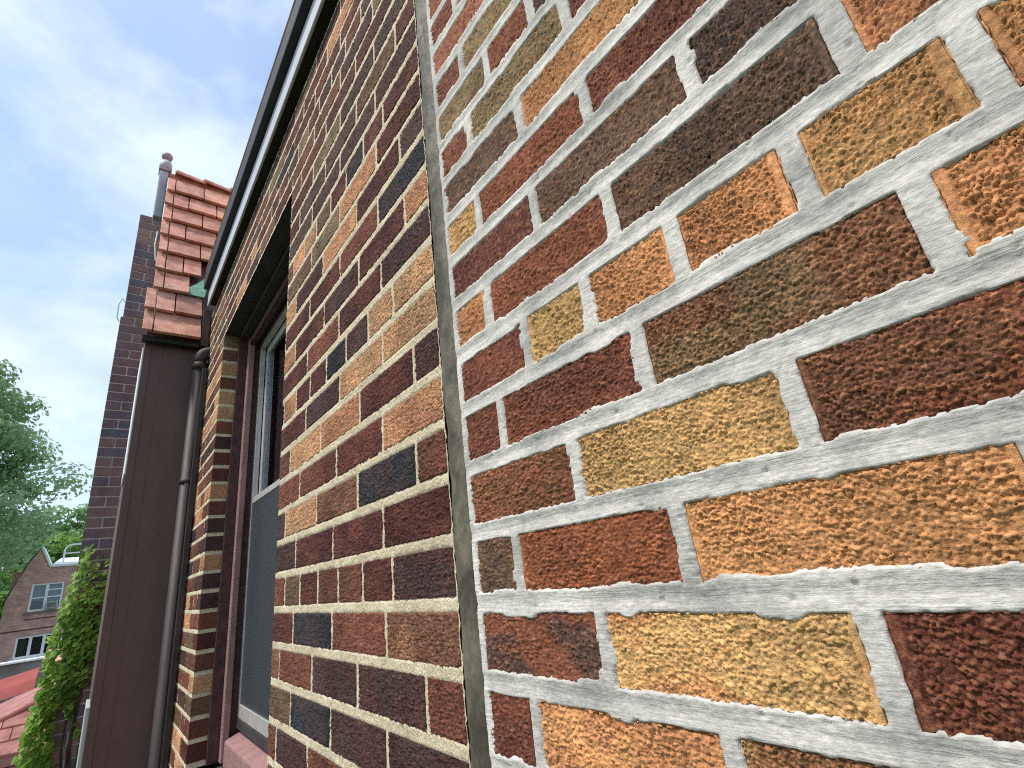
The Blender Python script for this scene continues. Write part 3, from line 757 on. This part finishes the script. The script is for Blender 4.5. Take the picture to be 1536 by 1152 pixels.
# far slope (not facing the camera)
MB().hexa([(XR, yo, ZR), (-4.1, yo, ZC + 1.34), (-4.1, .9, ZC + 1.34), (XR, .9, ZR)], [(XR, yo, ZR + .02), (-4.1, yo, ZC + 1.36), (-4.1, .9, ZC + 1.36), (XR, .9, ZR + .02)]).build('far_slope', M['tile'], bay)
y = yo + .035
for i in range(4):
    y1 = y + .17
    pts = []
    m_ = MB(); n_ = 8
    for (yy, r_) in ((y, .046), (y1 + .012, .036)):
        for k in range(n_ + 1):
            a_ = math.pi * (k / n_) * 1.1 - .05 * math.pi
            pts.append((XR + r_ * math.cos(a_), yy, ZR - .004 + r_ * math.sin(a_) * .9 + (.012 if yy == y else 0)))
    fs = [(k, k + 1, n_ + 2 + k, n_ + 1 + k) for k in range(n_)] + [tuple(range(n_ + 1))]
    m_.add(pts, fs)
    rtile = m_.build('ridge_tile', M['tile'], bay)
    sm = rtile.modifiers.new('solid', 'SOLIDIFY'); sm.thickness = .010; sm.offset = 0
    y = y1
# copper valley scrap and lead at the wall foot of the roof
pc = [tuple(Vector((ex, 0, ez_)) + sv_ * s + nv_ * .034 + Vector((0, yy, 0))) for s, yy in ((expo * 2.03, -.165), (expo * 2.62, -.085), (expo * 3.3, -.012), (expo * 2.0, -.040))]
pd = [tuple(Vector(p) + nv_ * .003) for p in pc]
MB().hexa(pd, pc).build('copper_flashing', M['copper'], bay)
MB().box(-2.985, -2.945, -.042, -.003, ZC + 1.33, ZC + 1.56).build('flashing', M['bay_metal'], bay, .003)
# drip edge under the first course
MB().box(-2.99, -2.945, yo - .02, -.045, ZC + 1.315, ZC + 1.345).build('drip_edge', M['black'], bay, .003)
# finial post with ball
fx, fy = XR - .005, yo - .028
MB().box(fx - .03, fx + .03, fy - .03, fy + .022, ZC + 2.47, ZC + 2.865).build('finial_post', M['slate'], bay, .008)
MB().box(fx - .04, fx + .04, fy - .036, fy + .028, ZC + 2.866, ZC + 2.885).build('finial_collar', M['ball'], bay, .004)
MB().lathe([(.0, 2.886 + ZC), (.037, ZC + 2.886), (.038, ZC + 2.935), (.030, ZC + 2.965), (.0, ZC + 2.975)], fx, fy, 16).build('finial_cap', M['slate'], bay, smooth=True)
MB().lathe([(.034 * math.cos(t), ZC + 3.014 + .034 * math.sin(t)) for t in np.linspace(-1.57, 1.57, 11)], fx, fy, 18).build('finial_ball', M['ball'], bay, smooth=True)

# ------------------------------------------------------------------ downspout in the corner
ds = eb('downspout', house_b)
px_, py_, pr = -2.90, -.040, .029
MB().tube([(px_, py_, 0), (px_, py_, 2.5), (px_, py_, ZC + 1.17)], pr, 16).build('pipe', M['pipe'], ds, smooth=True)
MB().tube([(px_ , py_, ZC + 1.165), (px_, py_, ZC + 1.20)], pr + .006, 16).build('collar', M['pipe'], ds, smooth=True)
el = [(px_, py_, ZC + 1.20), (px_, py_, ZC + 1.225)] + [(px_, py_ + .06 * (1 - math.cos(t)), ZC + 1.225 + .05 * math.sin(t)) for t in np.linspace(.2, 1.57, 8)] + [(px_, .05, ZC + 1.276)]
MB().tube(el, pr + .003, 16).build('elbow', M['pipe'], ds, smooth=True)
MB().box(px_ + .036, px_ + .052, -.030, -.004, 0, ZC + 1.16).build('conduit', M['pipe'], ds, .004)
for zz_ in (ZC + .55, ZC - 1.2):
    MB().tube([(px_, py_, zz_), (px_, py_, zz_ + .025)], pr + .003, 16).build('strap', M['pipe'], ds, smooth=True)

# ------------------------------------------------------------------ chimney stack beyond the bay
chim = thing('chimney', 'dark brick chimney stack beyond the brown bay, stepped near its top, ivy climbing it', 'chimney', (0, 0, 0))
CX = -4.6
def unit_brick(l, hgt=.061, d=.03):
    bm = MB().box(-d, 0, -l / 2, l / 2, -hgt / 2, hgt / 2)
    m = bpy.data.meshes.new('brick'); m.from_pydata(bm.v, [], bm.f); m.update(); m.materials.append(M['brick_far'])
    return m
UB = {}
rc = random.Random(4)
zstep = ZC + 2.19; ztop = ZC + 3.25
MB().box(CX - .62, CX - .006, -.450 + .006, .06, 0, zstep).box(CX - .62, CX - .006, -.436 + .006, .06, zstep + .001, ztop).build('mortar', M['mortar_flare'], chim)
ck = dict(D=lin(116, 100, 106), E=lin(124, 104, 106), F=lin(108, 102, 112), G=lin(132, 110, 108), H=lin(146, 120, 112), I=lin(98, 102, 116))  # brick tones lifted, carrying the glare over the stack
z = ZC - 1.75; k = 0
while z < ztop - .05:
    yl = -.450 if z < zstep - .02 else -.436
    cap = abs(z - zstep) < .075 and z < zstep - .02
    y = yl; first = True
    L = .2 if k % 2 else .098
    while y < .0:
        l = min(L if first else .2, .02 - y); first = False
        if l < .05: break
        key = round(l, 3)
        if key not in UB: UB[key] = unit_brick(key - .010)
        b = link('brick', UB[key], None, chim, (CX + 0 + rc.uniform(-.002, .002), y + l / 2, z + HC / 2 - .003), (rc.uniform(-.004, .004), 0, rc.uniform(-.006, .006)))
        c = ck[rc.choices('DEFGHI', (6, 5, 4, 3, 1, 1))[0]]; b.color = (*c, 1)
        y += l
    z += HC; k += 1
wb = MB()
wb.tube([(CX - .02, -.42, ZC + 2.36), (CX - .02, -.455, ZC + 2.40), (CX - .02, -.47, ZC + 2.34), (CX - .02, -.468, ZC + 2.22), (CX - .02, -.45, ZC + 2.19)], .004, 6)
wb.build('wire', M['grey'], chim)
MB().tube([(CX + .02, -.295, ZC + 3.1), (CX + .03, -.30, ZC + 2.95), (CX + .025, -.28, ZC + 2.8)], .005, 6).build('wire', M['white'], chim)

# ------------------------------------------------------------------ ivy on the chimney
ivy = thing('ivy', 'bright green ivy climbing the lower chimney beside the brown bay', 'ivy', (CX, -.4, 0))
leaf_shape = np.array([(0, 0), (.32, -.12), (.5, .18), (.26, .42), (.30, .62), (0, 1.0), (-.30, .62), (-.26, .42), (-.5, .18), (-.32, -.12)])
def ivy_edge(z):   # outermost y of the mass at height z (relative to the eye)
    return np.interp(z, [-1.7, -.9, -.55, -.30, -.05, .15, .32, .45], [-.66, -.575, -.535, -.52, -.50, -.475, -.44, -.40])
def ivy_in(z):
    return np.interp(z, [-1.7, -.75, -.55, -.42, -.36, -.12, .12, .3, .42], [-.22, -.30, -.36, -.33, -.12, -.10, -.16, -.24, -.36])
V = []; F = []; C = []
ri = np.random.default_rng(2)
cnt = 0
while cnt < 2600:
    zr = ri.uniform(-1.7, .44)
    ya, yb2 = ivy_edge(zr), ivy_in(zr)
    t = ri.random() ** 1.25
    y = ya + (yb2 - ya) * t + ri.normal(0, .012)
    if zr > .10 and ri.random() < .45 + 1.3 * (zr - .10): continue
    if t > .55 and vnoise(np.array([y * 14.]), np.array([zr * 9.]), 4)[0] < .42: continue
    s = ri.uniform(.024, .046) * (1 if zr < .1 else .8)
    thick = .12 * math.exp(-((t - .15) / .5) ** 2) * (.6 + .6 * vnoise(np.array([y * 9.]), np.array([zr * 7.]), 9)[0])
    xo = CX + .012 + thick * ri.random() ** .6
    # leaves hang: tip down, face outwards (+x, -y) and up
    nrm = Vector((.75 + ri.normal(0, .35), -.45 + ri.normal(0, .4), .55 + ri.normal(0, .3))).normalized()
    dn = Vector((0, ri.normal(0, .45), -1)); dn = (dn - nrm * dn.dot(nrm)).normalized(); sd_ = nrm.cross(dn)
    n0 = len(V); shade = ri.random() * .75 + .25 * (1 - t)  # random leaf tone, plus shade painted in: inner leaves darker
    for (a_, b_) in leaf_shape:
        p = Vector((xo, y, ZC + zr)) + sd_ * (a_ * s) + dn * ((b_ - .3) * s) + nrm * (-abs(a_) * .25 * s - .12 * s * (b_ - .4) ** 2)
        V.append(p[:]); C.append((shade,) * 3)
    F += [(n0, n0 + 1, n0 + 2, n0 + 3), (n0, n0 + 3, n0 + 4, n0 + 5), (n0, n0 + 5, n0 + 6, n0 + 7), (n0, n0 + 7, n0 + 8, n0 + 9)]
    cnt += 1
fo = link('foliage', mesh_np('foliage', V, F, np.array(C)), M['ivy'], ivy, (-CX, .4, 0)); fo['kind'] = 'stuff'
st = MB()
for i in range(7):
    y0 = ri.uniform(-.42, -.2)
    pts = [(CX + .008, y0, 0)]; yy = y0
    for zr in np.arange(-1.7, ri.uniform(-.1, .3), .16):
        yy = min(-.12, max(-.435, yy + ri.normal(0, .02))); pts.append((CX + .008, yy, ZC + zr))
    st.tube(pts, [.006] * (len(pts) - 1) + [.002], 5)
st.build('stem', M['bark'], ivy).location = (-CX, .4, 0)

# ------------------------------------------------------------------ low tiled porch roof past the chimney
por = thing('porch_roof', 'low red tiled porch roof with hip cap and brown fascia, behind the ivy', 'roof', (-8.4, -.8, ZC - 1.3))
def pz(x): return ZC - 1.255 + (-8.0 - x) * .60
PO = (8.4, .8, -(ZC - 1.3))
def loc0(o): o.location = Vector(o.location) + Vector(PO); return o
rp_ = random.Random(6)
ex_, run = -8.0, 1.45
hipy = lambda x: -1.79 + (-8.0 - x) * 1.74
r_i = 0; x = ex_
while x > ex_ - run:
    x1 = x - .17; y = hipy(x) ; off = .13 * (r_i % 2); y = max(y, -1.79) - off
    while y < .0:
        yl, yr = max(y, hipy(x - .08)), y + .26
        if yr - yl > .04:
            lift = .016 + rp_.uniform(0, .006)
            a = [(x + .0, yl + .004, pz(x) + .002), (x + .0, yr - .004, pz(x) + .002), (x1 - .03, yr - .004, pz(x1 - .03)), (x1 - .03, yl + .004, pz(x1 - .03))]
            b = [(q[0], q[1], q[2] + (lift + .012 if i < 2 else .012)) for i, q in enumerate(a)]
            cen = tuple(np.mean(np.array(a), 0))
            loc0(MB().hexa(a, b).build('tile', M['tile_red'], por, .003, origin=cen))
        y += .26
    x = x1; r_i += 1
# hip cap, far slope, fascia, soffit and supporting wall
hp = [(ex_ - t, hipy(ex_ - t), pz(ex_ - t) + .012) for t in np.linspace(0, run, 9)]
loc0(MB().tube(hp, .042, 8).build('hip_cap', M['tile_red'], por, smooth=True))
x2 = ex_ - run
loc0(MB().hexa([(ex_, -1.79, pz(ex_)), (ex_ - 3, -1.79, pz(ex_)), (ex_ - 3, hipy(x2), pz(x2)), (x2, hipy(x2), pz(x2))],
               [(ex_, -1.79, pz(ex_) + .02), (ex_ - 3, -1.79, pz(ex_) + .02), (ex_ - 3, hipy(x2), pz(x2) + .02), (x2, hipy(x2), pz(x2) + .02)]).build('far_slope', M['tile_red'], por))
loc0(MB().box(ex_ - .06, ex_ - .005, -1.76, 0, ZC - 1.34, ZC - 1.225).build('fascia', M['mauve'], por, .004))
loc0(MB().box(ex_ - .6, ex_ - .07, -1.70, 0, ZC - 1.36, ZC - 1.30).build('soffit', M['soffit'], por))
loc0(MB().box(ex_ - 2.5, ex_ - .35, -1.5, 0, 0, ZC - 1.361).build('porch_wall', M['far_brick'], por))

# ------------------------------------------------------------------ yard pieces further on
tw = thing('terrace_wall', 'grey concrete terrace wall with white coping below the distant house', 'wall', (-21, -2, 0))
o = MB().box(-21.2, -20.9, -4, 1.5, 0, ZC - 1.02).build('wall', M['concrete'], tw); o.location = (21, 2, 0)
o = MB().box(-21.28, -20.82, -4.1, 1.5, ZC - 1.019, ZC - .96).build('coping', M['white'], tw, .01); o.location = (21, 2, 0)
aw = thing('awning', 'red fabric awning with white scalloped valance in the yard', 'awning', (-19.5, -1.8, ZC - 1.7))
prof_ = [(-20.3, ZC - 1.22), (-19.9, ZC - 1.28), (-19.5, ZC - 1.42), (-19.25, ZC - 1.66)]
vsn, fsn = [], []
for (x, z) in prof_:
    vsn += [(x, -2.6, z - .25), (x, -1.9, z - .10), (x, -1.27, z + .02)]
for i in range(3):
    for j in range(2): fsn.append((i * 3 + j, i * 3 + j + 1, i * 3 + j + 4, i * 3 + j + 3))
o = MB().add(vsn, fsn).build('canopy', M['awning'], aw); o.location = (19.5, 1.8, -(ZC - 1.7))
sdf = o.modifiers.new('s', 'SOLIDIFY'); sdf.thickness = .02
va = MB()
for i in range(13):
    y0 = -2.6 + i * .1; zt0 = ZC - 1.66 - .25 + .27 * (i / 13)
    va.add([(-19.24, y0, zt0), (-19.24, y0 + .1, zt0 + .02), (-19.24, y0 + .1, zt0 - .06), (-19.24, y0 + .05, zt0 - .11), (-19.24, y0, zt0 - .06)], [(0, 1, 2, 3, 4)])
o = va.build('valance', M['white'], aw); o.location = (19.5, 1.8, -(ZC - 1.7))
sdf = o.modifiers.new('s', 'SOLIDIFY'); sdf.thickness = .01
fe = thing('fence', 'green grey board fence under the red awning', 'fence', (-18, -2, 0))
fm = None
for i in range(22):
    y0 = -3.6 + i * .15
    o = MB().box(-18.03, -18.0, y0, y0 + .14, 0, ZC - 1.62 + .02 * math.sin(i * 2.1)).build('board', M['fence'], fe); o.location = (18, 2, 0)
o = MB().box(-18.08, -18.031, -3.6, -.3, ZC - 2.1, ZC - 2.0).build('rail', M['fence'], fe); o.location = (18, 2, 0)
tr = thing('tiled_roof', 'small orange clay tile roof corner beside the ivy, below the distant windows', 'roof', (-15, -.9, ZC - 1))
for i in range(3):
    for j in range(4):
        y0 = -1.02 + j * .17; zz_ = ZC - .86 + .06 * i - .02 * j * 0; xx = -15 - .2 * i
        mt = MB(); pts = []
        for s_ in (0, 1):
            for k in range(7):
                a_ = math.pi * k / 6
                pts.append((xx - .26 * s_, y0 + .085 + .08 * math.cos(a_), zz_ + .10 * s_ + .055 * math.sin(a_)))
        mt.add(pts, [(k, k + 1, 8 + k, 7 + k) for k in range(6)] + [tuple(range(7))])
        o = mt.build('tile', M['tile'], tr, origin=(xx, y0, zz_)); o.location = Vector(o.location) - Vector((-15, -.9, ZC - 1))
o = MB().box(-16.2, -14.9, -.95, 1.0, 0, ZC - .95).build('wall', M['far_brick'], tr); o.location = (15, .9, -(ZC - 1))

# ------------------------------------------------------------------ distant brick house
nh = thing('brick_house', 'distant brick house with steep gable peak, white windows and white flat roof with railing', 'house', (-38, -2, 0))
NO = (38, 2, 0)
def nb(mb, name, mat, parent=nh, bev=0):
    o = mb.build(name, mat, parent, bev)
    if parent is nh: o.location = NO
    return o
xf = -38.0
def prism(poly, x0, x1):
    n_ = len(poly)
    return MB().add([(x0, y, z) for y, z in poly] + [(x1, y, z) for y, z in poly],
                    [tuple(range(n_)), tuple(range(2 * n_ - 1, n_ - 1, -1))] + [(i, n_ + i, n_ + (i + 1) % n_, (i + 1) % n_) for i in range(n_)])
W_ = ZC
# front wall built round its window openings
def rect(y0, y1, z0, z1): return (xf - .35, xf, y0, y1, z0, z1)
u_w = (-3.03, -1.74, W_ + .52, W_ + 1.88); l_w = (-3.24, -.9, W_ - 1.66, W_ - .66)
wl = MB()
wl.box(*rect(-3.95, 3.0, 0, l_w[2])); wl.box(*rect(-3.95, l_w[0], l_w[2], l_w[3])); wl.box(*rect(l_w[1], 3.0, l_w[2], l_w[3]))
wl.box(*rect(-3.95, 3.0, l_w[3], u_w[2])); wl.box(*rect(-3.95, u_w[0], u_w[2], W_ + 1.05)); wl.box(*rect(u_w[1], 3.0, u_w[2], u_w[3]))
nb(wl, 'wall', M['far_brick'])
gp = [(-3.95, W_ + 1.05), (u_w[0], W_ + 1.05), (u_w[0], u_w[3]), (u_w[1], u_w[3]), (3.0, u_w[3]), (3.0, W_ + 2.72), (-2.44, W_ + 2.72), (-2.94, W_ + 3.74), (-3.30, W_ + 3.0), (-3.62, W_ + 2.2), (-3.86, W_ + 1.4)]
nb(prism(gp, xf, xf - .35), 'gable', M['far_brick'])
nb(MB().box(xf - 8, xf - .36, -3.9, 3.0, 0, W_ + 2.6), 'house_body', M['far_brick'])
nb(prism([(-2.44, W_ + 2.66), (-2.38, W_ + 2.72), (-2.90, W_ + 3.84), (-2.97, W_ + 3.76)], xf + .06, xf - 3.0), 'verge', M['white'])
nb(prism([(-2.97, W_ + 3.76), (-2.90, W_ + 3.84), (-3.36, W_ + 3.02), (-3.92, W_ + 1.35), (-3.96, W_ + 1.38), (-3.4, W_ + 3.05)], xf + .03, xf - .4), 'coping', M['concrete'])
nb(MB().hexa([(xf + .08, -2.40, W_ + 2.69), (xf + .08, 3.0, W_ + 2.69), (xf - 7, 3.0, W_ + 3.6), (xf - 7, -2.40, W_ + 3.6)],
             [(xf + .08, -2.40, W_ + 2.80), (xf + .08, 3.0, W_ + 2.80), (xf - 7, 3.0, W_ + 3.7), (xf - 7, -2.40, W_ + 3.7)]), 'roof', M['white'])
rl = [(xf - 1.0, -2.0, W_ + 2.9), (xf - 1.0, -2.02, W_ + 3.65), (xf - 1.0, -1.93, W_ + 3.85), (xf - 1.0, -1.75, W_ + 3.93), (xf - 1.0, .8, W_ + 4.0)]
nb(MB().tube(rl, .045, 8), 'railing', M['white'])
nb(MB().tube([(xf - 1.0, -2.0, W_ + 3.45), (xf - 1.0, .8, W_ + 3.55)], .035, 8), 'railing', M['white'])
def far_window(y0, y1, z0, z1, mull, bars):
    o = MB(); xw = xf - .10
    o.box(xw, xw + .08, y0, y0 + .08, z0, z1).box(xw, xw + .08, y1 - .08, y1, z0, z1).box(xw, xw + .08, y0 + .081, y1 - .081, z0, z0 + .09).box(xw, xw + .08, y0 + .081, y1 - .081, z1 - .07, z1)
    w_ = nb(o, 'window', M['white'])
    ys = [y0] + mull + [y1]
    for q in mull:
        MB().box(xw + .002, xw + .085, q - .06, q + .06, z0 + .091, z1 - .071).build('mullion', M['white'], w_)
    for (ya_, yb_, zz_) in bars:
        MB().box(xw + .004, xw + .07, ya_, yb_, zz_ - .03, zz_ + .03).build('glazing_bar', M['white'], w_)
    for i in range(len(ys) - 1):
        MB().box(xw + .02, xw + .03, ys[i] + .05, ys[i + 1] - .05, z0 + .08, z1 - .06).build('pane', M['glass'], w_)
        if z0 > ZC:
            MB().box(xw - .08, xw - .07, ys[i] + .05, ys[i + 1] - .05, z0 + (.5 if i == 0 else .1), z1 - .06).build('blind', M['curtain'], w_)
    MB().box(xw - .2, xw - .19, y0, y1, z0, z1).build('dark_room', M['room'], w_)
    return w_
yu = u_w
w1 = far_window(*yu, [(yu[0] + yu[1]) / 2 - .02], [(yu[0] + .08, -2.47, yu[2] + .66), (-2.35, yu[1] - .08, yu[2] + .66), (-2.35, yu[1] - .08, yu[2] + 1.02)])
ac = MB().box(xf - .05, xf + .28, -2.34, -1.86, yu[2] + .06, yu[2] + .42).build('air_conditioner', M['grey'], w1, .02)
gr = MB()
for i in range(6): gr.box(xf + .281, xf + .29, -2.28, -1.92, yu[2] + .12 + i * .042, yu[2] + .14 + i * .042)
gr.build('grille', M['room'], w1)
w2 = far_window(*l_w, [-2.68, -2.16, -1.5], [])
nb(MB().box(xf + .001, xf + .06, yu[0] - .1, yu[1] + .1, yu[2] - .12, yu[2] - .005), 'sill', M['concrete'])
nb(MB().box(xf + .001, xf + .03, -3.95, 1.0, W_ - .36, W_ - .31), 'string_course', M['frame_dark'])
nb(MB().box(xf + .001, xf + .03, -3.1, 1.0, W_ + .14, W_ + .18), 'string_course', M['frame_dark'])
nb(MB().box(xf + .001, xf + .10, l_w[0] - .1, l_w[1], l_w[2] - .10, l_w[2] - .002), 'sill', M['white'])

# ------------------------------------------------------------------ trees
def tree(label, x, y, hgt, crown, blobs, mat, leaf, count, seed, group=None, trunk=.35):
    t = thing('tree', label, 'tree', (x, y, 0), group)
    r = np.random.default_rng(seed)
    tb = MB()
    tb.tube([(0, 0, -.2), (.1, .05, hgt * .25), (-.1, .1, hgt * .55), (.05, -.1, hgt * .88)], [trunk, trunk * .8, trunk * .5, trunk * .12], 9)
    # blobs: clumps spread through the crown volume
    cz, rx, rz = crown
    cen = []
    while len(cen) < blobs:
        p = r.uniform(-1, 1, 3)
        if np.linalg.norm(p) < 1 and (np.linalg.norm(p) > .45 or r.random() < .3):
            sc = 1.0 - .35 * max(0, p[2])
            cen.append((p[0] * rx * sc, p[1] * rx * sc, cz + p[2] * rz, r.uniform(.14, .27) * rx))
    for c in cen[::3]:
        z0 = max(hgt * .2, c[2] - rx * .9)
        tb.tube([(0, 0, z0), (c[0] * .5, c[1] * .5, (z0 + c[2]) / 2 + .2), (c[0], c[1], c[2])], [trunk * .3, trunk * .18, .02], 5)
    tb.build('trunk', M['bark'], t)
    cen = np.array(cen)
    ii = r.integers(0, len(cen), count)
    d = r.normal(0, 1, (count, 3)); d /= np.linalg.norm(d, axis=1)[:, None]
    rad = r.random(count) ** .45
    P = cen[ii, :3] + d * (rad * cen[ii, 3])[:, None] * np.array([1.15, 1.15, .8])
    nrm = d + r.normal(0, .5, (count, 3)) + np.array([0, 0, .5]); nrm /= np.linalg.norm(nrm, axis=1)[:, None]
    a = np.cross(nrm, r.normal(0, 1, (count, 3))); a /= np.linalg.norm(a, axis=1)[:, None]
    b = np.cross(nrm, a)
    s = (leaf * r.uniform(.6, 1.3, count))[:, None]
    q = np.stack([P - a * s * .5, P + b * s * .32 + nrm * s * .1, P + a * s * .6, P - b * s * .32 + nrm * s * .1], 1).reshape(-1, 3)
    f = np.arange(count * 4).reshape(-1, 4)
    clump = r.random(len(cen))
    col = np.repeat(np.clip(.55 * clump[ii] + .45 * r.random(count), 0, 1), 4)
    cr = link('crown', mesh_np('crown', q, f, np.repeat(col[:, None], 3, 1)), mat, t)
    return t
tree('tall airy grey-green tree at the left edge, rising above the others against sky', -36, -8.0, ZC + 15.0, (ZC + 7.4, 5.8, 7.4), 130, M['leaf_a'], .26, 42000, 1, trunk=.45)
tree('dark green tree whose crown shows just left of the chimney above the distant house', -56, -2.2, ZC + 8.8, (ZC + 4.2, 4.4, 4.5), 46, M['leaf_b'], .42, 5000, 2, 'trees behind the distant house')
tree('mid green tree behind the gable peak, between the tall tree and the dark crown', -60, -6.5, ZC + 10.0, (ZC + 4.5, 5.2, 5.4), 50, M['leaf_b'], .45, 5500, 3, 'trees behind the distant house')
tree('bright yellow-green low tree right behind the white roof railing', -49, -2.6, ZC + 5.6, (ZC + 1.6, 3.9, 3.9), 42, M['leaf_c'], .34, 5000, 4, 'trees behind the distant house')
tree('bright green tree left of the gable of the distant house', -46, -6.4, ZC + 3.6, (ZC - .2, 3.3, 3.6), 40, M['leaf_c'], .34, 4500, 5, 'trees behind the distant house')
tree('dark low tree at the left edge beneath the tall tree', -52, -10.5, ZC + 5.0, (ZC + 1.5, 4.6, 4.2), 46, M['leaf_b'], .40, 5000, 6, 'trees behind the distant house')
tree('green tree mostly hidden behind the chimney', -58, 4.5, ZC + 8.5, (ZC + 3.8, 5.0, 4.8), 44, M['leaf_b'], .42, 4500, 7, 'trees behind the distant house')
for i, (x, y, h_) in enumerate(((-72, -12, 9.5), (-74, -4, 10), (-72, 5, 9))):
    tree(['far tree with haze-paled leaves at the back left of the wood', 'far tree with haze-paled leaves in the middle of the wood', 'far tree with haze-paled leaves at the back right of the wood'][i], x, y, ZC + h_, (ZC + 3, 6.5, 6.0), 50, M['leaf_b'], .6, 4500, 20 + i, 'far trees of the wood')
